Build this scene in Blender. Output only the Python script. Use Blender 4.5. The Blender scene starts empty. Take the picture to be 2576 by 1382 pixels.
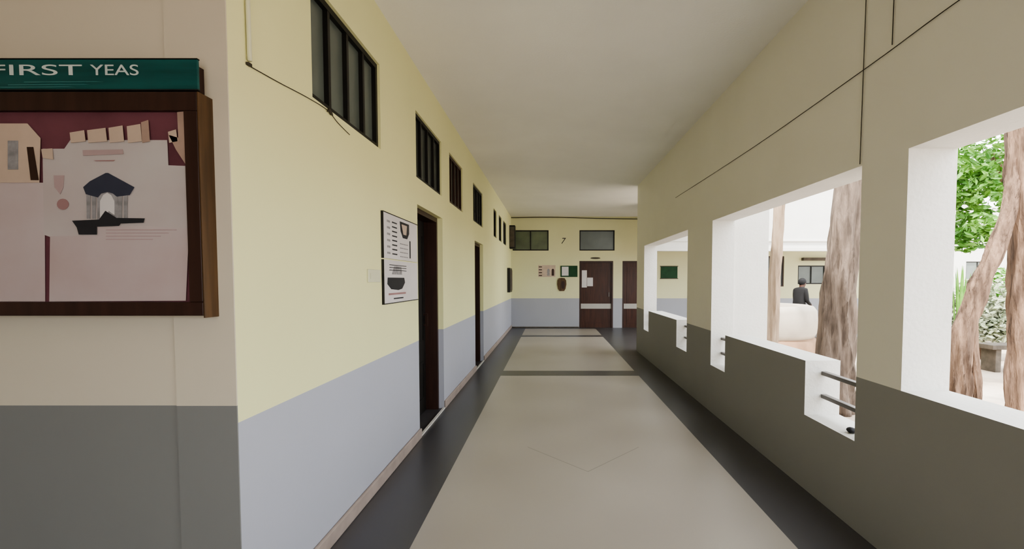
import bpy, bmesh, math, random
from mathutils import Vector, Matrix, noise
random.seed(7)
S=bpy.context.scene
COL=S.collection
# ------------------------------------------------------------ helpers
def link(o):
    COL.objects.link(o); return o
def newmat(name,col,rough=0.7,var=0.06,scale=6.0,bump=0.0,bscale=60,metal=0.0,spec=0.3,stretch=None,col2=None):
    m=bpy.data.materials.new(name); m.use_nodes=True
    nt=m.node_tree; b=nt.nodes['Principled BSDF']
    b.inputs['Roughness'].default_value=rough; b.inputs['Metallic'].default_value=metal
    b.inputs['Specular IOR Level'].default_value=spec
    tc=nt.nodes.new('ShaderNodeTexCoord')
    mp=nt.nodes.new('ShaderNodeMapping'); nt.links.new(tc.outputs['Object'],mp.inputs['Vector'])
    if stretch: mp.inputs['Scale'].default_value=stretch
    n=nt.nodes.new('ShaderNodeTexNoise'); n.inputs['Scale'].default_value=scale; n.inputs['Detail'].default_value=4
    nt.links.new(mp.outputs[0],n.inputs['Vector'])
    r=nt.nodes.new('ShaderNodeValToRGB')
    c2=col2 if col2 else [min(1,c*(1+var)) for c in col]
    c1=[c*(1-var) for c in col] if not col2 else col
    r.color_ramp.elements[0].position=0.35; r.color_ramp.elements[1].position=0.65
    r.color_ramp.elements[0].color=(*c1,1); r.color_ramp.elements[1].color=(*c2,1)
    nt.links.new(n.outputs['Fac'],r.inputs['Fac']); nt.links.new(r.outputs['Color'],b.inputs['Base Color'])
    if bump:
        n2=nt.nodes.new('ShaderNodeTexNoise'); n2.inputs['Scale'].default_value=bscale; n2.inputs['Detail'].default_value=3
        nt.links.new(mp.outputs[0],n2.inputs['Vector'])
        bp=nt.nodes.new('ShaderNodeBump'); bp.inputs['Strength'].default_value=bump; bp.inputs['Distance'].default_value=0.02
        nt.links.new(n2.outputs['Fac'],bp.inputs['Height']); nt.links.new(bp.outputs[0],b.inputs['Normal'])
    return m
def paintmat(name,up,low,h,rough=0.55):
    m=bpy.data.materials.new(name); m.use_nodes=True
    nt=m.node_tree; b=nt.nodes['Principled BSDF']; b.inputs['Roughness'].default_value=rough
    b.inputs['Specular IOR Level'].default_value=0.25
    g=nt.nodes.new('ShaderNodeNewGeometry'); sp=nt.nodes.new('ShaderNodeSeparateXYZ')
    nt.links.new(g.outputs['Position'],sp.inputs[0])
    lt=nt.nodes.new('ShaderNodeMath'); lt.operation='LESS_THAN'; lt.inputs[1].default_value=h
    nt.links.new(sp.outputs['Z'],lt.inputs[0])
    mx=nt.nodes.new('ShaderNodeMix'); mx.data_type='RGBA'
    mx.inputs[6].default_value=(*up,1); mx.inputs[7].default_value=(*low,1)
    nt.links.new(lt.outputs[0],mx.inputs[0])
    n=nt.nodes.new('ShaderNodeTexNoise'); n.inputs['Scale'].default_value=1.3; n.inputs['Detail'].default_value=5
    nt.links.new(g.outputs['Position'],n.inputs['Vector'])
    mr=nt.nodes.new('ShaderNodeMapRange'); mr.inputs[3].default_value=0.94; mr.inputs[4].default_value=1.04
    nt.links.new(n.outputs['Fac'],mr.inputs[0])
    mm=nt.nodes.new('ShaderNodeVectorMath'); mm.operation='SCALE'
    nt.links.new(mx.outputs[2],mm.inputs[0]); nt.links.new(mr.outputs[0],mm.inputs['Scale'])
    nt.links.new(mm.outputs[0],b.inputs['Base Color'])
    return m
def mesh_obj(name,verts,faces,mats,midx=None,parent=None,origin=None,smooth=False):
    if origin is None:
        xs=[v[0] for v in verts]; ys=[v[1] for v in verts]; zs=[v[2] for v in verts]
        origin=((min(xs)+max(xs))/2,(min(ys)+max(ys))/2,min(zs))
    o3=Vector(origin)
    me=bpy.data.meshes.new(name); me.from_pydata([Vector(v)-o3 for v in verts],[],faces)
    if not isinstance(mats,(list,tuple)): mats=[mats]
    for m in mats: me.materials.append(m)
    if midx:
        for p,i in zip(me.polygons,midx): p.material_index=i
    bm=bmesh.new(); bm.from_mesh(me); bmesh.ops.recalc_face_normals(bm,faces=bm.faces); bm.to_mesh(me); bm.free()
    if smooth:
        for p in me.polygons: p.use_smooth=True
    o=bpy.data.objects.new(name,me); o.location=o3; link(o)
    if parent: setp(o,parent)
    return o
def setp(o,parent):
    o.parent=parent
    o.matrix_parent_inverse=Matrix.Translation(-Vector(parent.location))
def boxes(name,lst,mat,parent=None,bevel=0.0):
    V=[];F=[]
    for (x0,x1,y0,y1,z0,z1) in lst:
        x0,x1=sorted((x0,x1)); y0,y1=sorted((y0,y1)); z0,z1=sorted((z0,z1))
        b=len(V)
        V+=[(x0,y0,z0),(x1,y0,z0),(x1,y1,z0),(x0,y1,z0),(x0,y0,z1),(x1,y0,z1),(x1,y1,z1),(x0,y1,z1)]
        F+=[tuple(b+i for i in f) for f in ((0,3,2,1),(4,5,6,7),(0,1,5,4),(1,2,6,5),(2,3,7,6),(3,0,4,7))]
    o=mesh_obj(name,V,F,mat,parent=parent)
    if bevel:
        md=o.modifiers.new('bevel','BEVEL'); md.width=bevel; md.segments=2; md.limit_method='ANGLE'
    return o
# wall-surface frames: (u,v,depth into wall) -> world box
LW=('x',-1.25,-1); RW=('x',1.82,1); EW=('y',15.6,1); BW=('y',1.963,1)
def pb(s,u0,u1,v0,v1,d0,d1):
    a,p,sg=s
    if a=='x': return (p+sg*d0,p+sg*d1,u0,u1,v0,v1)
    return (u0,u1,p+sg*d0,p+sg*d1,v0,v1)
def pt(s,u,v,d):
    a,p,sg=s
    return (p+sg*d,u,v) if a=='x' else (u,p+sg*d,v)
def flat(name,s,poly,d,mat,parent=None,th=0.002):
    """thin extruded polygon on wall surface (d = distance in front)"""
    n=len(poly)
    V=[pt(s,u,v,-d) for u,v in poly]+[pt(s,u,v,-d+th) for u,v in poly]
    F=[tuple(range(n)),tuple(range(2*n-1,n-1,-1))]+[(i,(i+1)%n,n+(i+1)%n,n+i) for i in range(n)]
    return mesh_obj(name,V,F,mat,parent=parent)
def rect(u0,u1,v0,v1): return [(u0,v0),(u1,v0),(u1,v1),(u0,v1)]
def empty(name,loc):
    e=bpy.data.objects.new(name,None); e.empty_display_size=0.1; e.location=loc; return link(e)
def meta(o,label,cat,group=None,kind=None):
    o['label']=label; o['category']=cat
    if group: o['group']=group
    if kind: o['kind']=kind
    return o
def struct(o,label,cat):
    return meta(o,label,cat,kind='structure')
def grid(name,s,us,vs,th,holes,mats,sidemat=1):
    """solid slab with rectangular openings"""
    us=set(us); vs=set(vs)
    for h in holes: us|={h[0],h[1]}; vs|={h[2],h[3]}
    us=sorted(us); vs=sorted(vs)
    def solid(i,j):
        if i<0 or j<0 or i>=len(us)-1 or j>=len(vs)-1: return False
        cu=(us[i]+us[i+1])/2; cv=(vs[j]+vs[j+1])/2
        return not any(h[0]<cu<h[1] and h[2]<cv<h[3] for h in holes)
    V={} ; VL=[]; F=[]; M=[]
    def P(u,v,d):
        if s[0]=='z': k=(u,v,s[1]+s[2]*d)
        else: k=pt(s,u,v,d)
        if k not in V: V[k]=len(VL); VL.append(k)
        return V[k]
    for i in range(len(us)-1):
        for j in range(len(vs)-1):
            if not solid(i,j): continue
            a,b,c,d=us[i],us[i+1],vs[j],vs[j+1]
            F.append((P(a,c,0),P(b,c,0),P(b,d,0),P(a,d,0))); M.append(0)
            F.append((P(a,c,th),P(b,c,th),P(b,d,th),P(a,d,th))); M.append(sidemat)
            for (ni,nj,q) in ((i-1,j,((a,c),(a,d))),(i+1,j,((b,c),(b,d))),(i,j-1,((a,c),(b,c))),(i,j+1,((a,d),(b,d)))):
                if not solid(ni,nj):
                    F.append((P(*q[0],0),P(*q[1],0),P(*q[1],th),P(*q[0],th))); M.append(sidemat)
    return mesh_obj(name,VL,F,mats,M,origin=None)
def tube(name,pts,radii,mat,parent=None,seg=12,rough=0.0,closed=True):
    V=[];F=[]
    n=len(pts); pts=[Vector(p) for p in pts]
    for i,p in enumerate(pts):
        t=(pts[min(i+1,n-1)]-pts[max(i-1,0)]).normalized()
        up=Vector((0,1,0))
        if abs(t.y)>0.9: up=Vector((0,0,1))
        a=t.cross(up).normalized(); b=t.cross(a).normalized()
        r=radii[i] if isinstance(radii,(list,tuple)) else radii
        for k in range(seg):
            an=2*math.pi*k/seg
            rr=r
            if rough:
                tw=an+i*0.06
                rr*=1+rough*noise.noise(Vector((math.cos(tw)*1.7,math.sin(tw)*1.7,i*0.12))+p*0.3)+rough*.7*noise.noise(Vector((math.cos(tw)*4,math.sin(tw)*4,i*0.1)))
            V.append(tuple(p+a*math.cos(an)*rr+b*math.sin(an)*rr))
    for i in range(n-1):
        for k in range(seg):
            F.append((i*seg+k,i*seg+(k+1)%seg,(i+1)*seg+(k+1)%seg,(i+1)*seg+k))
    if closed:
        F.append(tuple(range(seg-1,-1,-1))); F.append(tuple((n-1)*seg+k for k in range(seg)))
    return mesh_obj(name,V,F,mat,parent=parent,smooth=True)
def spline(pts,rad,sub=6):
    out=[];ro=[]
    n=len(pts); P=[Vector(p) for p in pts]
    for i in range(n-1):
        p0=P[max(i-1,0)];p1=P[i];p2=P[i+1];p3=P[min(i+2,n-1)]
        for k in range(sub):
            t=k/sub
            out.append(0.5*((2*p1)+(-p0+p2)*t+(2*p0-5*p1+4*p2-p3)*t*t+(-p0+3*p1-3*p2+p3)*t**3))
            ro.append(rad[i]*(1-t)+rad[i+1]*t)
    out.append(P[-1]); ro.append(rad[-1])
    return out,ro
def leaves(name,blobs,n,size,mat,parent=None):
    V=[];F=[]
    for _ in range(n):
        c,r=random.choice(blobs)
        while True:
            d=Vector((random.uniform(-1,1),random.uniform(-1,1),random.uniform(-1,1)))
            if 0.2<d.length<1: break
        p=Vector(c)+Vector((d.x*r[0],d.y*r[1],d.z*r[2]))
        a=Vector((random.uniform(-1,1),random.uniform(-1,1),random.uniform(-.7,.4))).normalized()
        b=a.cross(Vector((random.uniform(-1,1),random.uniform(-1,1),random.uniform(-1,1)))).normalized()
        L=size*random.uniform(.7,1.3); W=L*.42; k=len(V)
        nrm=a.cross(b)*L*.12
        V+=[tuple(p-a*L),tuple(p-a*L*.2+b*W+nrm),tuple(p+a*L*.5+b*W*.6+nrm),tuple(p+a*L),tuple(p+a*L*.5-b*W*.6+nrm),tuple(p-a*L*.2-b*W+nrm)]
        F+=[(k,k+1,k+2,k+3),(k,k+3,k+4,k+5)]
    me=bpy.data.meshes.new(name)
    o3=Vector(blobs[0][0])
    me.from_pydata([Vector(v)-o3 for v in V],[],F); me.materials.append(mat)
    o=bpy.data.objects.new(name,me); o.location=o3; link(o)
    if parent: setp(o,parent)
    return o
def textmesh(name,s,body,u,v,h,d,mat,parent=None,italic=0.0,sx=1.0,extrude=0.002,width=None):
    cu=bpy.data.curves.new(name,'FONT'); cu.body=body; cu.size=h; cu.extrude=extrude; cu.shear=italic
    t=bpy.data.objects.new(name+'_tmp',cu); link(t)
    dg=bpy.context.evaluated_depsgraph_get(); me=bpy.data.meshes.new_from_object(t.evaluated_get(dg))
    bpy.data.objects.remove(t)
    me.materials.clear(); me.materials.append(mat)
    for p in me.polygons: p.material_index=0
    if width:
        xs=[q.co.x for q in me.vertices]; sx=width/(max(xs)-min(xs)); me.transform(Matrix.Translation((-min(xs),0,0)))
    me.transform(Matrix.Diagonal((sx,1,1,1)))
    if s[0]=='y': me.transform(Matrix.Rotation(math.pi/2,4,'X'))
    else: me.transform(Matrix.Rotation(math.pi/2,4,'Z')@Matrix.Rotation(math.pi/2,4,'X'))
    o=bpy.data.objects.new(name,me); o.location=pt(s,u,v,-d); link(o)
    if parent: setp(o,parent)
    return o
# ------------------------------------------------------------ materials
CREAM=(0.80,0.785,0.45); GREY=(0.43,0.44,0.50)
M_paint=paintmat('wall_paint',CREAM,GREY,0.93)
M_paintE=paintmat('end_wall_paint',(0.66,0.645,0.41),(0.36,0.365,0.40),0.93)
M_paintR=paintmat('wall_paint_cool',(0.81,0.785,0.70),(0.29,0.287,0.275),0.925)
M_paintB=paintmat('wall_paint_beige',(0.62,0.56,0.455),(0.22,0.22,0.215),1.0)
M_white=newmat('white_plaster',(0.62,0.61,0.58),0.7,0.03,3,0.15,40)
M_ceil=newmat('ceiling_distemper',(0.86,0.845,0.80),0.85,0.02,1.2,0.1,50)
M_ext=newmat('exterior_white',(0.62,0.615,0.59),0.8,0.03,2)
M_black=newmat('black_paint',(0.012,0.011,0.010),0.45,0.1)
M_glass=newmat('frosted_grey_pane',(0.11,0.13,0.12),0.3,0.12,2,spec=0.5)
M_glassd=newmat('dark_pane',(0.06,0.068,0.06),0.3,0.15,2,spec=0.5)
M_glassl=newmat('light_pane',(0.12,0.14,0.13),0.3,0.12,2,spec=0.5)
M_glassg=newmat('green_grey_pane',(0.12,0.145,0.085),0.3,0.3,1.5,spec=0.5)
M_brown=newmat('dark_brown_wood',(0.050,0.017,0.009),0.4,0.25,4,stretch=(6,6,0.6))
M_brown2=newmat('umber_wood_frame',(0.040,0.018,0.013),0.4,0.2,4,stretch=(6,6,.6))
M_gold=newmat('golden_brown_wood',(0.085,0.046,0.02),0.45,0.3,5,stretch=(6,6,.5))
M_maroon=newmat('maroon_felt',(0.14,0.052,0.066),0.9,0.2,4)
M_cable=newmat('dark_cable',(0.05,0.042,0.032),0.6)
M_skirt=newmat('skirting_stone',(0.36,0.30,0.27),0.45,0.1,6)
M_steel=newmat('grey_steel_bar',(0.16,0.15,0.145),0.4,0.1,metal=0.3)
M_paper=newmat('white_paper',(0.62,0.59,0.59),0.7,0.05,2)
M_band=newmat('pale_door_band',(0.42,0.40,0.37),0.6,0.05,2)
M_paperp=newmat('pinkish_paper',(0.44,0.35,0.34),0.5,0.06,2.2,col2=(0.50,0.44,0.44))
M_papery=newmat('cream_paper',(0.52,0.41,0.33),0.6,0.1,5)
M_paperb=newmat('buff_paper',(0.38,0.27,0.22),0.7,0.15,8)
M_paperg=newmat('grey_paper',(0.45,0.39,0.38),0.5,0.06,2.2,col2=(0.50,0.47,0.46))
M_ink=newmat('black_ink',(0.025,0.025,0.03),0.6)
M_navy=newmat('navy_ink',(0.04,0.045,0.07),0.6)
M_greyink=newmat('grey_ink',(0.27,0.26,0.27),0.6,0.25,25)
M_rose=newmat('rose_ink',(0.32,0.19,0.19),0.6)
M_pinkink=newmat('pink_ink',(0.40,0.30,0.30),0.6)
M_teal=newmat('teal_banner',(0.008,0.080,0.078),0.35,0.2,3,stretch=(1,1,8))
M_teal2=newmat('light_teal_ink',(0.04,0.16,0.16),0.4)
M_letter=newmat('white_lettering',(0.55,0.61,0.59),0.5)
M_green=newmat('dark_green_board',(0.01,0.055,0.02),0.6,0.2)
M_switch=newmat('ivory_plastic',(0.66,0.66,0.48),0.4,0.02)
M_bark=newmat('tree_bark',(0.075,0.048,0.034),0.9,0.3,6,1.0,16,stretch=(3,3,.5),col2=(0.25,0.165,0.115))
M_bark2=newmat('pale_bark',(0.26,0.19,0.13),0.9,0.3,5,0.6,14,stretch=(3,3,.5),col2=(0.38,0.29,0.21))
M_bark3=newmat('grey_bark',(0.075,0.056,0.044),0.9,0.3,6,1.0,16,stretch=(3,3,.4),col2=(0.19,0.145,0.115))
M_leaf=newmat('leaf_green',(0.05,0.16,0.02),0.5,0.4,3,col2=(0.16,0.34,0.06))
M_leafp=newmat('pale_leaf',(0.22,0.27,0.17),0.6,0.2,3,col2=(0.42,0.44,0.34))
M_sand=newmat('sandy_ground',(0.42,0.34,0.27),0.95,0.15,0.8,0.4,8,col2=(0.52,0.45,0.38))
M_bounce=newmat('tan_sand_bounce',(0.26,0.16,0.10),0.8,0.2,3)
M_beige=newmat('beige_plaster',(0.40,0.35,0.29),0.8,0.08,3)
M_cloth=newmat('black_cloth',(0.010,0.010,0.011),0.85)
M_skin=newmat('brown_skin',(0.07,0.035,0.025),0.6)
M_stone=newmat('dark_stone',(0.09,0.075,0.06),0.8,0.2,8,0.4,20)
# floor
def floor_material():
    m=bpy.data.materials.new('polished_stone_floor'); m.use_nodes=True
    nt=m.node_tree; b=nt.nodes['Principled BSDF']; L=nt.links
    g=nt.nodes.new('ShaderNodeNewGeometry'); sp=nt.nodes.new('ShaderNodeSeparateXYZ'); L.new(g.outputs['Position'],sp.inputs[0])
    def mth(op,a,bv=0.0):
        n=nt.nodes.new('ShaderNodeMath'); n.operation=op
        for i,x in enumerate((a,bv)):
            if isinstance(x,(int,float)): n.inputs[i].default_value=x
            else: L.new(x,n.inputs[i])
        return n.outputs[0]
    X,Y=sp.outputs['X'],sp.outputs['Y']
    def band(v,a,c): return mth('MULTIPLY',mth('GREATER_THAN',v,a),mth('LESS_THAN',v,c))
    inside=band(X,-0.79,1.38)
    for a,c in ((7.74,8.17),(13.1,13.5)):
        inside=mth('MULTIPLY',inside,mth('SUBTRACT',1.0,band(Y,a,c)))
    inside=mth('MULTIPLY',inside,mth('LESS_THAN',Y,15.3))
    n=nt.nodes.new('ShaderNodeTexNoise'); n.inputs['Scale'].default_value=0.8; n.inputs['Detail'].default_value=1; L.new(g.outputs['Position'],n.inputs['Vector'])
    def ramp(c1,c2):
        r=nt.nodes.new('ShaderNodeValToRGB'); r.color_ramp.elements[0].position=.25; r.color_ramp.elements[1].position=.75
        r.color_ramp.elements[0].color=(*c1,1); r.color_ramp.elements[1].color=(*c2,1); L.new(n.outputs['Fac'],r.inputs[0]); return r.outputs[0]
    beige=ramp((0.34,0.308,0.275),(0.42,0.388,0.352)); dark=ramp((0.062,0.060,0.066),(0.074,0.072,0.080))
    ax=mth('ABSOLUTE',mth('SUBTRACT',X,0.29))
    dv=mth('ABSOLUTE',mth('SUBTRACT',mth('SUBTRACT',Y,3.83),mth('MULTIPLY',ax,1.15)))
    crack=mth('MULTIPLY',mth('LESS_THAN',dv,0.008),mth('LESS_THAN',ax,0.5))
    mx=nt.nodes.new('ShaderNodeMix'); mx.data_type='RGBA'
    L.new(inside,mx.inputs[0]); L.new(dark,mx.inputs[6]); L.new(beige,mx.inputs[7])
    m2=nt.nodes.new('ShaderNodeMix'); m2.data_type='RGBA'; L.new(mth('MULTIPLY',crack,0.5),m2.inputs[0]); L.new(mx.outputs[2],m2.inputs[6]); m2.inputs[7].default_value=(.16,.14,.12,1)
    L.new(m2.outputs[2],b.inputs['Base Color'])
    b.inputs['Roughness'].default_value=0.34; b.inputs['Specular IOR Level'].default_value=0.5
    return m
M_floor=floor_material()

# ------------------------------------------------------------ shell
H=3.48
lw_win=[(2.65,3.70),(4.66,5.74),(6.18,7.10),(8.05,9.18),(10.9,11.5),(12.0,12.7),(13.1,14.0)]
WT,WB=3.07,2.46
doorsL=[(4.68,5.76,2.21),(8.18,9.18,2.15)]
holes=[(a,b,WB,WT) for a,b in lw_win]+[(a,b,0.0,t) for a,b,t in doorsL]
w=grid('wall_left',LW,[1.963,15.6],[0,H],0.24,holes,[M_paint,M_paint])
struct(w,'cream corridor wall with grey painted dado and high ventilator windows','wall')
w=boxes('wall_notice',[(-4.0,-1.49,1.963,2.203,0,H)],M_paintB); struct(w,'beige wall with grey dado carrying a notice board','wall')
w=boxes('trim_1',[(-1.49,-1.2505,1.957,1.963,0,H)],M_paintB); struct(w,'beige painted corner return','trim')
hr=[]
for a,b,c,d in ((6.64,7.18,9.25,9.72),(2.94,3.53,5.17,5.63)):
    hr+=[(a,b,0.535,2.17),(b,c,0.925,2.17),(c,d,0.535,2.17)]
hr+=[(0.15,2.56,0.925,2.17),(-2.6,-0.4,0.925,2.17)]  # rear bay out of view, added to light the notice wall
w=grid('wall_right',RW,[-3.2,10.53],[0,H],0.25,hr,[M_paintR,M_white]); struct(w,'beige verandah wall with large stepped open window bays','wall')
eh=[(-1.2,-.075,2.425,3.06),(0.89,1.99,2.425,3.06),(0.89,1.95,0,2.10),(2.24,3.2,0,2.10),(6.75,7.3,1.3,2.25),(7.74,8.6,1.375,1.96)]
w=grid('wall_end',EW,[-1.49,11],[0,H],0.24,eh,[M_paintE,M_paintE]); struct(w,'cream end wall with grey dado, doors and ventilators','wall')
w=grid('wall_back',('y',-3.2,-1),[-4.24,2.07],[0,H],.24,[(-0.7,1.6,0,2.6)],[M_paintB,M_paintB]); struct(w,'beige back wall with a wide opening added for sky fill','wall')  # opening out of view, cut to let sky light into the corridor
w=boxes('wall_side',[(-4.24,-4.0,-3.2,2.203,0,H)],M_paintB); struct(w,'beige side wall of the lobby','wall')
w=grid('ceiling',('z',H,1),[-4.3,11],[-3.5,15.84],0.2,[(2.3,11,-3.5,10.6),(4.6,11,10.6,13.0)],[M_ceil,M_ext]); struct(w,'plain grey beige plastered ceiling slab','ceiling')  # slab past the wall end widened out of view to darken the far corridor
w=grid('floor',('z',0,-1),[-4.3,11],[-3.5,15.84],0.1,[(2.1,11,-3.5,10.6),(3.2,11,10.6,13.0)],[M_floor,M_stone]); struct(w,'beige polished floor panels with dark grey borders','floor')
w=boxes('trim_2',[(2.32,11,12.9,13.0,2.25,4.2),(2.32,11,12.84,12.9,2.25,2.33),(2.32,11,12.86,12.9,2.5,2.53)],M_ext); struct(w,'white fascia band of the facing block','fascia')
w=boxes('trim_3',[(2.07,2.47,5.66,5.95,-0.1,H)],M_white); struct(w,'white buttress standing outside the window bay','pillar')
w=boxes('trim_4',[(-1.262,-1.238,4.68,5.76,0,0.014)],M_white); struct(w,'pale threshold strip at the doorway edge','threshold')
w=boxes('trim_5',[(-1.262,-1.238,8.18,9.18,0,0.014)],M_white); struct(w,'pale threshold strip at the doorway edge','threshold')
w=boxes('trim_6',[(7.84,8.7,15.45,15.6,2.11,2.20)],M_stone); struct(w,'dark sunshade ledge above the facing window','ledge')
segs=[(1.963,4.68),(5.76,8.18),(9.18,15.6)]
w=boxes('baseboard_left',[(-1.25,-1.228,a,b,0,0.09) for a,b in segs],M_skirt,bevel=0.008); struct(w,'brownish stone skirting along the wall','baseboard')
w=boxes('baseboard_end',[(-1.22,.88,15.58,15.6,0,0.035)],M_stone); struct(w,'thin dark skirting along the end wall','baseboard')
w=boxes('ground_outside',[(-30,60,-30,60,-0.3,-0.1)],M_sand); w.name='floor_outside'; struct(w,'sunlit sandy courtyard ground','ground')

# ------------------------------------------------------------ windows, doors
def window(n,s,u0,u1,v0,v1,nm,fm,pm,label,rec=0.05,fw=0.035,mw=0.03):
    e=empty('window_%d'%n,pt(s,(u0+u1)/2,v0,rec)); struct(e,label,'window')
    boxes('window_frame',[pb(s,u0,u1,v0,v0+fw,rec,rec+.05),pb(s,u0,u1,v1-fw,v1,rec,rec+.05),pb(s,u0,u0+fw,v0+fw,v1-fw,rec,rec+.05),pb(s,u1-fw,u1,v0+fw,v1-fw,rec,rec+.05)],fm,e)
    for i in range(nm):
        c=u0+(u1-u0)*(i+1)/(nm+1)
        boxes('mullion',[pb(s,c-mw/2,c+mw/2,v0+fw,v1-fw,rec+.002,rec+.048)],fm,e)
    boxes('window_pane',[pb(s,u0+fw,u1-fw,v0+fw,v1-fw,rec+.03,rec+.038)],pm,e)
for i,(a,b) in enumerate(lw_win):
    window(i+1,LW,a,b,WB,WT,3 if i<4 else 1,M_black if i!=2 else M_brown2,M_glass if i==0 else M_glassd,'black framed high ventilator window with grey panes',rec=0.02)
window(8,EW,-1.2,-.075,2.425,3.06,1,M_black,M_glassg,'black framed ventilator with greenish panes',rec=0.02)
window(9,EW,.89,1.99,2.425,3.06,0,M_black,M_glassl,'dark framed ventilator with grey pane above door',rec=0.02)
window(10,EW,6.75,7.3,1.3,2.25,0,M_brown2,M_glassd,'narrow dark brown shuttered window',rec=0.02)
window(11,EW,7.74,8.6,1.375,1.96,1,M_black,M_glassl,'dark framed window with pale panes',rec=0.02)
def doorway(n,s,u0,u1,h,label,leafd=0.19,lm=None,framed=(0.06,0.22),band=False):
    lm=lm or M_brown
    e=empty('door_%d'%n,pt(s,(u0+u1)/2,0,leafd)); struct(e,label,'door')
    fw=0.05; f0,f1=framed
    boxes('door_frame',[pb(s,u0,u0+fw,0,h,f0,f1),pb(s,u1-fw,u1,0,h,f0,f1),pb(s,u0+fw,u1-fw,h-fw,h,f0,f1)],M_brown2,e)
    boxes('door_leaf',[pb(s,u0+fw,u1-fw,0.0,h-fw,leafd,leafd+.035)],lm,e)
    mid=(u0+u1)/2; w2=(u1-u0)/2-fw
    for (a,b) in ((0.15,0.58),(0.80,h-0.2)):
        p0,p1=mid-w2+.1,mid+w2-.1; t=.02
        q=[pb(s,p0,p1,a,a+t,leafd-.008,leafd),pb(s,p0,p1,b-t,b,leafd-.008,leafd),pb(s,p0,p0+t,a+t,b-t,leafd-.008,leafd),pb(s,p1-t,p1,a+t,b-t,leafd-.008,leafd)]
        boxes('panel_moulding',q,lm,e)
    boxes('door_handle',[pb(s,u1-fw-.09,u1-fw-.07,.98,1.12,leafd-.05,leafd-.03),pb(s,u1-fw-.09,u1-fw-.07,.98,1.0,leafd-.03,leafd),pb(s,u1-fw-.09,u1-fw-.07,1.10,1.12,leafd-.03,leafd)],M_steel if band else M_brown2,e)
    if band: boxes('kick_rail',[pb(s,u0+fw,u1-fw,.60,.76,leafd-.012,leafd-.009)],M_band,e)
    return e
for i,(a,b,t) in enumerate(doorsL):
    doorway(i+1,LW,a,b,t,'dark brown door frame with black leaf standing in for dark room',leafd=0.2,lm=M_black)  # black leaf stands in for the dark interior of the open doorway
doorway(3,EW,.89,1.95,2.10,'dark brown wooden door with white notices and pale band',leafd=.06,framed=(.0,.16),band=True)
doorway(4,EW,2.24,3.2,2.10,'dark brown wooden door with pale band',leafd=.06,framed=(.0,.16),band=True)
for k,r in enumerate((rect(.97,1.13,1.27,1.81),rect(1.14,1.32,1.31,1.58))):
    p=flat('paper_notice',EW,r,-.048,M_paper); meta(p,'white paper notice stuck on the brown door','paper notice',group='notices on the door')
p=flat('door_number_plate',EW,[(1.39+.16*math.cos(t*math.pi/6),2.19+.028*math.sin(t*math.pi/6)) for t in range(12)],.012,M_stone,th=.012); meta(p,'small dark oval plate above the brown door','plate')

# ------------------------------------------------------------ end wall fittings
e=textmesh('room_number',EW,'7',.30,2.64,.26,.006,M_ink,italic=0.25); meta(e,'black painted number seven on the end wall','number')
p=empty('wall_poster',pt(EW,-.13,1.6,0)); meta(p,'beige poster with dark arched figures on the end wall','poster')
flat('poster_sheet',EW,rect(-.40,.14,1.60,1.97),.006,M_papery,p,th=.006)
for k in range(4): flat('printed_block',EW,rect(-.38,-.28,1.63+k*.09,1.66+k*.09),.008,M_brown2,p)
for c in (-.08,.06): flat('printed_arch',EW,[(c-.04,1.64),(c+.04,1.64),(c+.04,1.8)]+[(c+.04*math.cos(t*math.pi/6),1.8+.06*math.sin(t*math.pi/6)) for t in range(1,6)]+[(c-.04,1.8)],.008,M_greyink if c<0 else M_brown2,p)
p=empty('notice_board',pt(EW,.56,1.6,0)); meta(p,'small dark green notice board with a white half sheet','notice board')
boxes('board_panel',[pb(EW,.30,.83,1.60,1.95,-.025,0)],M_green,p,bevel=.004)
flat('white_sheet',EW,rect(.34,.55,1.64,1.92),.028,M_paper,p)
prof=[(0.0,.42),(.10,.41),(.15,.34),(.16,.22),(.13,.08),(.08,0.01),(-.08,0.01),(-.13,.08),(-.16,.22),(-.15,.34),(-.10,.41)]
p=empty('hanging_plaque',pt(EW,.34,1.15,0)); meta(p,'brown oval carved plaque hanging on the end wall','plaque')
flat('plaque_body',EW,[(.34+u*.9,1.15+v) for u,v in prof],.03,M_gold,p,th=.03)
flat('plaque_carving',EW,[(.38+u*.35,1.22+v*.6) for u,v in prof],.036,M_brown2,p,th=.006)
p=empty('notice_board',pt(EW,3.7,1.56,0)); meta(p,'plain dark green notice board on the facing wall','notice board')
boxes('board_panel',[pb(EW,3.44,3.96,1.56,1.925,-.03,0)],M_green,p,bevel=.005)
boxes('top_rim',[pb(EW,3.42,3.98,1.925,1.945,-.035,0)],M_stone,p); boxes('bottom_rim',[pb(EW,3.42,3.98,1.54,1.56,-.035,0)],M_stone,p)
p=empty('meter_box',pt(LW,14.6,1.15,0)); meta(p,'dark metal meter box mounted on the corridor wall','meter box')
boxes('box_body',[pb(LW,14.2,15.0,1.15,1.85,-.08,0)],M_black,p,bevel=.006); boxes('box_door',[pb(LW,14.25,14.95,1.2,1.8,-.09,-.081)],M_stone,p)
p=empty('loudspeaker',(-1.13,15.2,2.45)); meta(p,'dark box loudspeaker mounted high in the corridor corner','loudspeaker')
boxes('speaker_cabinet',[(-1.25,-1.08,15.0,15.3,2.45,3.15)],M_black,p,bevel=.01)
boxes('speaker_grille',[(-1.23,-1.10,14.985,14.999,2.5,3.1)],M_stone,p)
a,b=spline([(-1.24,15.57,3.44),(0,15.57,3.455),(1.5,15.57,3.42),(2.8,15.57,3.40)],[.012]*4); o=tube('ceiling_cable',a,b,M_cable,seg=8); meta(o,'thin dark cable running along top of end wall','cable')

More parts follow.
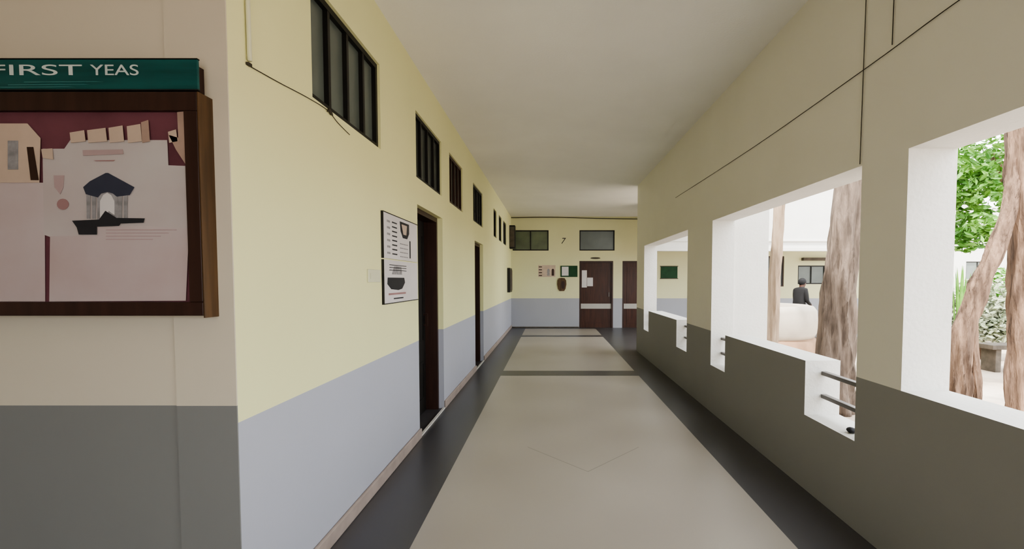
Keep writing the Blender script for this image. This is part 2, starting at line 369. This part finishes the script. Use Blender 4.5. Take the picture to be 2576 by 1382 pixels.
# ------------------------------------------------------------ left wall fittings
p=empty('switch_plate',pt(LW,3.5,1.48,0)); meta(p,'blank ivory switch plate on the cream wall','switch plate')
boxes('plate',[pb(LW,3.38,3.62,1.485,1.575,-.012,0)],M_switch,p,bevel=.003)
boxes('switch',[pb(LW,3.41,3.44,1.51,1.55,-.015,-.0125)],M_switch,p)
GP='posters beside the doorway'
def lf(name,u0,u1,v0,v1,m,pp,d=.018): flat(name,LW,rect(u0,u1,v0,v1),d,m,pp)
p=empty('wall_poster',pt(LW,4.14,1.66,0)); meta(p,'white poster with black printed figures and rows','poster',group=GP)
boxes('poster_board',[pb(LW,3.68,4.60,1.665,2.005,-.016,0)],M_paper,p)
boxes('edging',[pb(LW,3.672,3.68,1.665,2.012,-.018,0),pb(LW,3.68,4.61,2.005,2.012,-.018,0)],M_black,p)
for k in range(8): lf('printed_row',3.88,4.0,1.70+k*.035,1.710+k*.035,M_ink,p)
for k in range(6): lf('printed_row',3.76,3.83,1.70+k*.048,1.715+k*.048,M_greyink,p)
flat('printed_bowl',LW,[(4.08,1.98),(4.34,1.98),(4.34,1.90),(4.28,1.85),(4.16,1.85),(4.10,1.90)],.018,M_ink,p)
flat('printed_bowl_highlight',LW,[(4.12,1.96),(4.27,1.96),(4.25,1.88),(4.17,1.88)],.020,M_papery,p)
lf('printed_stem',4.35,4.38,1.69,1.84,M_ink,p)
for k in range(4): lf('printed_line',4.08,4.30,1.69+k*.035,1.697+k*.035,M_greyink,p)
p=empty('wall_poster',pt(LW,4.14,1.325,0)); meta(p,'white poster with a large black printed bowl','poster',group=GP)
boxes('poster_board',[pb(LW,3.68,4.60,1.325,1.655,-.016,0)],M_paper,p)
boxes('edging',[pb(LW,3.672,3.68,1.318,1.655,-.018,0),pb(LW,3.68,4.61,1.318,1.325,-.018,0)],M_black,p)
flat('printed_bowl',LW,[(3.76,1.52),(4.18,1.52),(4.20,1.48),(4.12,1.43),(4.02,1.42),(3.84,1.43),(3.75,1.47)],.018,M_ink,p)
flat('printed_dish',LW,[(3.86,1.545),(4.12,1.545),(4.10,1.61),(3.92,1.61)],.018,M_greyink,p)
for k in range(3): lf('printed_row',3.80,4.24,1.575+k*.02,1.580+k*.02,M_ink,p,.020)
lf('printed_strip',3.78,4.22,1.385,1.40,M_rose,p); lf('printed_strip',3.9,4.15,1.35,1.36,M_ink,p)
a,b=spline([(-1.238,2.08,3.47),(-1.238,2.08,2.9),(-1.238,2.085,2.40)],[.009]*3); o=tube('conduit_pipe',a,b,M_switch,seg=10); meta(o,'slim vertical conduit pipe near the wall corner','conduit')
o=boxes('conduit_clip',[pb(LW,2.075,2.10,2.382,2.394,-.014,0)],M_cable,bevel=.002); meta(o,'small dark clip at bottom of the conduit','clip')
a,b=spline([(-1.246,2.10,2.385),(-1.246,2.32,2.405),(-1.246,2.6,2.435),(-1.246,2.82,2.447),(-1.246,2.95,2.42),(-1.246,3.12,2.40)],[.0022]*6); o=tube('wall_wire',a,b,M_cable,seg=6); meta(o,'thin dark wire drooping beneath the ventilator','wire')
o=tube('wire_knot',[(-1.24,2.80,2.435),(-1.238,2.82,2.452),(-1.24,2.85,2.44),(-1.24,2.87,2.435)],[.004,.009,.009,.003],M_cable,seg=8); meta(o,'small knot of wire under the ventilator','wire')
def wire(name,pts,r,label):
    a,b=spline(pts,[r]*len(pts)); o=tube(name,a,b,M_cable,seg=6); meta(o,label,'wire')
wire('wall_wire',[(1.814,-1,2.76),(1.814,0.8,2.75),(1.814,2.2,2.745),(1.814,2.93,2.72),(1.814,4.6,2.69),(1.814,7.3,2.70)],.0024,'long thin dark wire strung along the verandah wall')
wire('wall_wire',[(1.813,2.93,3.47),(1.813,2.94,2.8),(1.813,2.95,2.18)],.0028,'thin dark wire dropping to the window bay corner')
wire('wall_wire',[(1.813,2.69,3.47),(1.813,2.695,3.1),(1.813,2.70,2.75)],.0028,'short dark wire hanging from the ceiling')
# ------------------------------------------------------------ railings in slots
for (y0,y1) in ((2.94,3.53),(5.17,5.63),(6.64,7.18),(9.25,9.72)):
    e=empty('railing',(1.95,(y0+y1)/2,0.535)); meta(e,'two grey steel bars across the low wall gap','railing',group='railings in the parapet gaps')
    for z in (.67,.835):
        boxes('rail_bar',[(1.935,1.975,y0,y1,z-.014,z+.014)],M_steel,e,bevel=.003)
bm=bmesh.new(); bmesh.ops.create_icosphere(bm,subdivisions=3,radius=.03)
for v in bm.verts:
    v.co*=1+.25*noise.noise(v.co*30); v.co.z*=.6; v.co.z+=.018
me=bpy.data.meshes.new('stone'); bm.to_mesh(me); bm.free(); me.materials.append(M_ink)
o=bpy.data.objects.new('stone',me); o.location=(1.90,3.10,.535); link(o); meta(o,'small black stone lying in the parapet gap','stone')

# ------------------------------------------------------------ notice board
e=empty('notice_board',(-2.1,1.92,1.365)); meta(e,'large brown wooden notice board with maroon felt backing','notice board')
XL=-2.95; XR=-1.316; XI=-1.368
boxes('board_frame',[(XL,XR,1.878,1.95,1.365,1.417),(XL,XR,1.878,1.95,2.130,2.200),(XL,XL+.06,1.878,1.95,1.417,2.130),(XI,XR,1.878,1.95,1.417,2.130)],M_brown2,e,bevel=.003)
boxes('board_side',[(XR+.0005,XR+.006,1.878,1.962,1.357,2.200)],M_gold,e,bevel=.001)
boxes('felt_backing',[(XL+.06,XI,1.896,1.948,1.417,2.130)],M_maroon,e)
e=empty('header_sign',(-2.1,1.90,2.202)); meta(e,'dark teal header sign with white lettering above board','sign')
boxes('sign_panel',[(XL,-1.312,1.880,1.892,2.209,2.318)],M_teal,e,bevel=.002)
boxes('sign_top_edge',[(XL,-1.311,1.879,1.893,2.318,2.322)],M_black,e)
boxes('sign_bottom_edge',[(XL,-1.311,1.879,1.893,2.205,2.209)],M_black,e)
boxes('sign_batten',[(XL,-1.34,1.893,1.962,2.215,2.312)],M_brown2,e)
SG=('y',1.880,1)
def W(px,py): # metres on the board face, from measured drawing units
    dx=px-1386; dy=705-py
    return (dx/(1+dy/27600)/666.0,1.5+dy/(1+dy/23500)/666.0)
for body,p0,p1 in (('YEAS',228,348),('FIRST',-22,206)):
    a0,z0=W(p0,188); a1,z1=W(p1,161)
    textmesh('sign_word',SG,body,a0,z0,(z1-z0)/.70,.002,M_letter,e,extrude=.0008,width=a1-a0)
for k,(a,b,yy) in enumerate(((20,230,214),(60,260,207),(0,190,220))):
    flat('sign_streak',SG,[W(a,yy),W(b,yy-2),W(b-20,yy-4),W(a,yy-3)],.0015,M_teal2,e,th=.001)
PB=('y',1.893,1)
def sheet(name,poly,mat,d,label,th=.0012,parent=None,grp='papers pinned to the notice board'):
    o=flat(name,PB,[W(*q) for q in poly],d,mat,parent,th=th)
    if not parent and label: meta(o,label,'paper',group=grp)
    return o
sheet('paper_sheet',[(-500,330),(-60,330),(-60,757),(-500,757)],M_paperp,.002,'large pinkish paper sheet pinned on maroon felt')
sheet('paper_sheet',[(-60,455),(103,458),(105,759),(-60,759)],M_paperp,.002,'tall pinkish paper sheet with plain surface')
p=empty('paper_sheet',(-1.95,1.89,1.87)); meta(p,'cream paper drawing with dark decoration','paper',group='papers pinned to the notice board')
sheet('sheet',[(-60,308),(62,308),(95,345),(92,458),(-60,458)],M_papery,.005,None,parent=p)
sheet('printed_block',[(14,352),(40,352),(40,425),(14,425)],M_greyink,.007,None,parent=p)
sheet('printed_block',[(62,368),(78,368),(92,452),(72,452)],M_brown2,.007,None,parent=p)
p=empty('paper_sheet',(-1.65,1.89,1.66)); meta(p,'large pale sheet showing a dark domed pavilion drawing','paper',group='papers pinned to the notice board')
sheet('sheet',[(100,372),(155,372),(170,350),(415,350),(418,414),(470,416),(471,598),(120,596),(103,590)],M_paperg,.004,None,parent=p)
sheet('pavilion_roof',[(205,470),(222,455),(262,434),(268,434),(312,458),(334,470),(322,490),(290,494),(280,486),(266,482),(250,486),(242,496),(212,488)],M_navy,.008,None,parent=p)
for x in (218,232,298,312): sheet('pavilion_column',[(x-5,490),(x+5,490),(x+4,550),(x-4,550)],M_greyink,.0075,None,parent=p)
sheet('pavilion_wall',[(240,494),(250,486),(266,482),(282,486),(292,494),(294,552),(240,552)],M_greyink,.0065,None,parent=p)
sheet('pavilion_arch',[(248,552),(248,505),(256,490),(266,484),(276,490),(284,505),(284,540),(270,530),(262,552)],M_paper,.0085,None,parent=p)
sheet('pavilion_base',[(178,555),(246,552),(262,530),(290,548),(361,549),(358,560),(300,562),(296,568),(240,570),(240,590),(195,590),(190,572)],M_ink,.0095,None,parent=p)
sheet('printed_dot',[(153+15*math.cos(t*math.pi/8),513+14*math.sin(t*math.pi/8)) for t in range(16)],M_rose,.007,None,parent=p)
sheet('printed_mark',[(130,440),(156,440),(154,470),(146,488),(132,470)],M_pinkink,.007,None,parent=p)
sheet('printed_title',[(203,376),(304,374),(306,386),(204,390)],M_pinkink,.007,None,parent=p)
sheet('printed_rule',[(230,402),(285,401),(280,404),(236,404)],M_rose,.007,None,parent=p)
p=empty('paper_sheet',(-1.65,1.89,1.42)); meta(p,'pinkish paper sheet with faint printed lines','paper',group='papers pinned to the notice board')
sheet('sheet',[(120,594),(240,592),(240,570),(366,568),(471,575),(463,757),(118,759)],M_paperp,.0055,None,parent=p)
for k in range(4): sheet('printed_line',[(262,577+k*8),(440-k*20,577+k*8),(440-k*20,579+k*8),(262,579+k*8)],M_pinkink,.007,None,parent=p)
GF='paper flaps on the notice board'
for (a,b,t) in ((172,208,332),(216,262,326),(270,305,320),(316,350,316),(352,370,306),(420,440,330)):
    sheet('paper_flap',[(a,t),(b,t-6),(b+4,354),(a+3,358)],M_papery if a!=352 else M_paperb,.0095,'small folded cream paper flap above the drawing',grp=GF)
sheet('paper_flap',[(100,374),(128,372),(130,400),(104,396)],M_papery,.0095,'small folded cream paper flap above the drawing',grp=GF)
sheet('paper_flap',[(443,280),(462,278),(464,412),(440,375),(422,338),(446,345)],M_paperb,.0095,'buff torn paper strip beside the drawing',grp=GF)

# ------------------------------------------------------------ courtyard
def tree(label,stems,blobs=None,nleaf=0,lsize=.08,bark=M_bark,lm=M_leaf):
    base=stems[0][0][0]
    e=empty('tree',(base[0],base[1],-0.1)); meta(e,label,'tree')
    for i,(pts,rad) in enumerate(stems):
        a,b=spline(pts,rad,12); tube('trunk' if i==0 else 'branch',a,b,bark,e,seg=32,rough=.36)
    if blobs:
        leaves('foliage',blobs,nleaf,lsize,lm,e)
    return e
tree('tall tree with thick greyish brown trunk',
 [([(3.44,6.0,-.1),(3.46,6.0,1.0),(3.52,6.0,2.0),(3.60,6.05,3.2),(3.5,6.1,4.6)],[.24,.185,.165,.14,.11]),
  ([(3.55,6.0,2.6),(3.9,6.0,3.4),(4.3,6.0,4.3)],[.08,.06,.04])],
 [((3.8,6.0,5.0),(.6,.6,.5))],500,.09,bark=M_bark3)
tree('slender tree with smooth pale tan trunk',
 [([(3.15,7.1,-.1),(3.17,7.1,1.0),(3.22,7.1,2.2),(3.28,7.1,3.6)],[.10,.085,.075,.06]),
  ([(3.22,7.1,2.8),(3.3,7.3,3.5),(3.4,7.5,4.1)],[.04,.03,.02])],
 [((3.3,7.6,4.2),(.5,.5,.4))],300,.08,bark=M_bark2)
tree('leaning forked tree with rough pinkish brown bark',
 [([(3.70,4.5,-.1),(3.70,4.5,.45),(3.73,4.5,.95),(3.86,4.5,1.4),(4.02,4.5,1.8),(4.18,4.55,2.25),(4.25,4.6,2.6)],[.15,.11,.09,.075,.065,.055,.045]),
  ([(3.86,4.47,-.1),(3.86,4.47,.5),(3.84,4.49,.9),(3.84,4.5,1.3)],[.05,.04,.035,.03]),
  ([(4.46,4.6,-.1),(4.43,4.6,.8),(4.41,4.6,1.5),(4.33,4.6,2.4),(4.25,4.6,3.6)],[.18,.135,.13,.13,.10])],
 [((4.25,4.6,4.0),(.7,.6,.5))],500,.07)
tree('leafy tree with bright green hanging foliage',
 [([(7.35,7.6,-.1),(7.3,7.6,1.2),(7.0,7.6,2.4),(6.6,7.5,3.4)],[.12,.09,.07,.05])],
 [((6.15,7.2,2.75),(.5,.5,.35)),((5.95,7.1,2.2),(.3,.4,.3)),((6.7,7.4,3.1),(.7,.6,.5)),((6.2,7.2,3.4),(.7,.6,.4)),((5.8,7.1,2.9),(.4,.4,.4))],1900,.07)
def bush(name,c,r,n,size,mat,label,cat='bush'):
    e=empty(name,(c[0],c[1],-.1)); meta(e,label,cat)
    tube('stem',[(c[0],c[1],-.1),(c[0]+.03,c[1],c[2]*.5),(c[0],c[1],c[2])],[.05,.04,.03],M_bark,e,seg=8)
    leaves('foliage',[(c,r),((c[0]-r[0]*.5,c[1],c[2]-r[2]*.3),(r[0]*.7,r[1]*.7,r[2]*.7)),((c[0]+r[0]*.5,c[1],c[2]-r[2]*.2),(r[0]*.7,r[1]*.7,r[2]*.7))],n,size,mat,e)
bush('bush',(8.7,10,.85),(.75,.6,.7),3500,.07,M_leafp,'rounded pale green shrub standing in sunlight')
bush('bush',(11.2,12.4,1.0),(.7,.6,.8),2500,.09,M_leaf,'dense green shrub beside the pale shrub')
bush('bush',(7.0,10.2,.7),(.5,.5,.7),2500,.06,M_leafp,'rounded pale green shrub beside the spiky plant')
e=empty('palm_plant',(7.45,9.0,-.1)); meta(e,'bright green spiky plant with upright blades','plant')
V=[];F=[]
for k in range(36):
    an=random.uniform(0,6.28); r=random.uniform(.02,.10); x=7.45+r*math.cos(an); y=9+r*math.sin(an); h=random.uniform(1.3,1.9); sp=random.uniform(.02,.12)
    ca,sa=math.cos(an),math.sin(an); b0=len(V)
    for t,wd in ((0,.015),(.5,.025),(.85,.018),(1,.002)):
        px,py,pz=x+ca*sp*t*t,y+sa*sp*t*t,-.1+h*t
        V+=[(px-sa*wd,py+ca*wd,pz),(px+sa*wd,py-ca*wd,pz)]
    for i in range(3): F.append((b0+2*i,b0+2*i+1,b0+2*i+3,b0+2*i+2))
mesh_obj('blades',V,F,M_leaf,parent=e)
def lathe(name,prof,c,mat,parent=None,seg=64):
    V=[];F=[]
    for r,z in prof:
        for k in range(seg): V.append((c[0]+r*math.cos(2*math.pi*k/seg),c[1]+r*math.sin(2*math.pi*k/seg),c[2]+z))
    for i in range(len(prof)-1):
        for k in range(seg): F.append((i*seg+k,i*seg+(k+1)%seg,(i+1)*seg+(k+1)%seg,(i+1)*seg+k))
    F.append(tuple(range(seg))); F.append(tuple((len(prof)-1)*seg+k for k in range(seg)))
    return mesh_obj(name,V,F,mat,parent=parent,smooth=True)
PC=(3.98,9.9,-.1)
e=empty('round_planter',PC); meta(e,'large pale rounded masonry planter, lower part tinted with sand bounce','planter')
lathe('planter_wall',[(1.14,.52),(1.18,.60),(1.20,.80),(1.18,1.02),(1.12,1.10),(1.04,1.12),(.96,1.10),(.94,1.04)],PC,M_beige,e)
lathe('planter_bounce_tint',[(1.22,0),(1.22,.30),(1.19,.46),(1.14,.52)],PC,M_bounce,e)  # tan puts light bounced off the sand into the lower colour
e=empty('stone_bench',(8.1,8.7,-.1)); meta(e,'low dark stone bench on the courtyard ground','bench')
boxes('bench_seat',[(7.6,8.6,8.5,8.9,.30,.38)],M_stone,e,bevel=.01)
for x in (7.7,8.4): boxes('bench_leg',[(x,x+.1,8.55,8.85,-.1,.30)],M_stone,e,bevel=.008)
w=grid('wall_far',('y',24,1),[11.5,34],[-.1,5.0],.3,[(14,15.2,1,2.4),(17,18.2,1,2.4),(20,21.2,1,2.4),(23,24.2,1,2.4)],[M_ext,M_ext]); struct(w,'white distant building wall across the courtyard','wall')
for i,a in enumerate((14,17,20,23)):
    window(12+i,('y',24,1),a,a+1.2,1,2.4,1,M_black,M_glassl,'dark framed window in the distant white building')
def person(loc,rot):
    vs={'pel':(0,0,.92),'sp':(0,0,1.12),'ch':(0,-.03,1.28),'nk':(0,-.07,1.41),'hd':(0,-.10,1.49),'ht':(0,-.11,1.58),
        'ls':(.16,-.03,1.34),'le':(.19,-.06,1.07),'lw':(.13,-.24,.98),'lh':(.08,-.29,.98),
        'rs':(-.16,-.03,1.34),'re':(-.19,-.06,1.07),'rw':(-.13,-.24,.98),'rh':(-.08,-.29,.98),
        'll':(.09,0,.86),'lk':(.10,-.02,.48),'la':(.10,.01,.08),'lt':(.11,-.14,.03),
        'rl':(-.09,0,.86),'rk':(-.10,-.02,.48),'ra':(-.10,.01,.08),'rt':(-.11,-.14,.03)}
    rad={'pel':.15,'sp':.14,'ch':.15,'nk':.055,'hd':.085,'ht':.075,'ls':.07,'le':.05,'lw':.032,'lh':.035,'rs':.07,'re':.05,'rw':.032,'rh':.035,
         'll':.09,'lk':.06,'la':.042,'lt':.035,'rl':.09,'rk':.06,'ra':.042,'rt':.035}
    ed=[('pel','sp'),('sp','ch'),('ch','nk'),('nk','hd'),('hd','ht'),('ch','ls'),('ls','le'),('le','lw'),('lw','lh'),('ch','rs'),('rs','re'),('re','rw'),('rw','rh'),
        ('pel','ll'),('ll','lk'),('lk','la'),('la','lt'),('pel','rl'),('rl','rk'),('rk','ra'),('ra','rt')]
    ks=list(vs); me=bpy.data.meshes.new('body'); me.from_pydata([vs[k] for k in ks],[(ks.index(a),ks.index(b)) for a,b in ed],[])
    t=bpy.data.objects.new('tmp',me); link(t)
    t.modifiers.new('s','SKIN')
    for i,k in enumerate(ks): me.skin_vertices[0].data[i].radius=(rad[k],rad[k]*(.75 if k in('pel','sp','ch') else 1))
    me.skin_vertices[0].data[0].use_root=True
    m=t.modifiers.new('u','SUBSURF'); m.levels=2; m.render_levels=2
    dg=bpy.context.evaluated_depsgraph_get(); m2=bpy.data.meshes.new_from_object(t.evaluated_get(dg)); bpy.data.objects.remove(t)
    m2.materials.clear(); m2.materials.append(M_cloth); m2.materials.append(M_skin)
    for p in m2.polygons:
        c=p.center; p.use_smooth=True
        p.material_index=1 if (c.z>1.43 or (c.y<-.22 and c.z>.5)) else 0
    e=empty('person',loc); meta(e,'person in black clothes standing beside the facing wall','person')
    R=Matrix.Rotation(rot,4,'Z')
    m2.transform(R)
    o=bpy.data.objects.new('body',m2); link(o); o.location=loc; setp(o,e)
    bm=bmesh.new(); bmesh.ops.create_uvsphere(bm,u_segments=24,v_segments=16,radius=.098)
    bmesh.ops.delete(bm,geom=[v for v in bm.verts if v.co.z<-.02 and v.co.y<-.01],context='VERTS')
    mh=bpy.data.meshes.new('hair'); bm.to_mesh(mh); bm.free(); mh.materials.append(M_cloth); mh.transform(R@Matrix.Translation((0,-.09,1.555))@Matrix.Diagonal((.92,1,1.05,1)))
    o=bpy.data.objects.new('hair',mh); link(o); o.location=loc; setp(o,e)
person((6.25,12.5,-.1),math.radians(110))

# ------------------------------------------------------------ light
w=bpy.data.worlds.new('World'); S.world=w; w.use_nodes=True
bg=w.node_tree.nodes['Background']; bg.inputs[0].default_value=(0.96,0.985,1.0,1); bg.inputs[1].default_value=4.8
sd=bpy.data.lights.new('sun','SUN'); sd.energy=8; sd.angle=math.radians(2); sd.color=(1,.95,.88)
so=bpy.data.objects.new('sun',sd); link(so); so.rotation_euler=Vector((.5,.4,-1)).to_track_quat('-Z','Y').to_euler()
S.view_settings.view_transform='AgX'
try: S.view_settings.look='AgX - Medium High Contrast'
except Exception: pass
S.view_settings.exposure=0.46
# ------------------------------------------------------------ camera
cd=bpy.data.cameras.new('cam'); cam=bpy.data.objects.new('camera',cd); link(cam)
cam.location=(0,0,1.5); cam.rotation_euler=(math.radians(90-2.6),0,0)
cd.sensor_width=36; cd.lens=1250/2576*36; cd.shift_x=(1288-1386)/2576; cd.shift_y=(762-691)/2576
cd.clip_start=.05; cd.clip_end=200
S.camera=cam
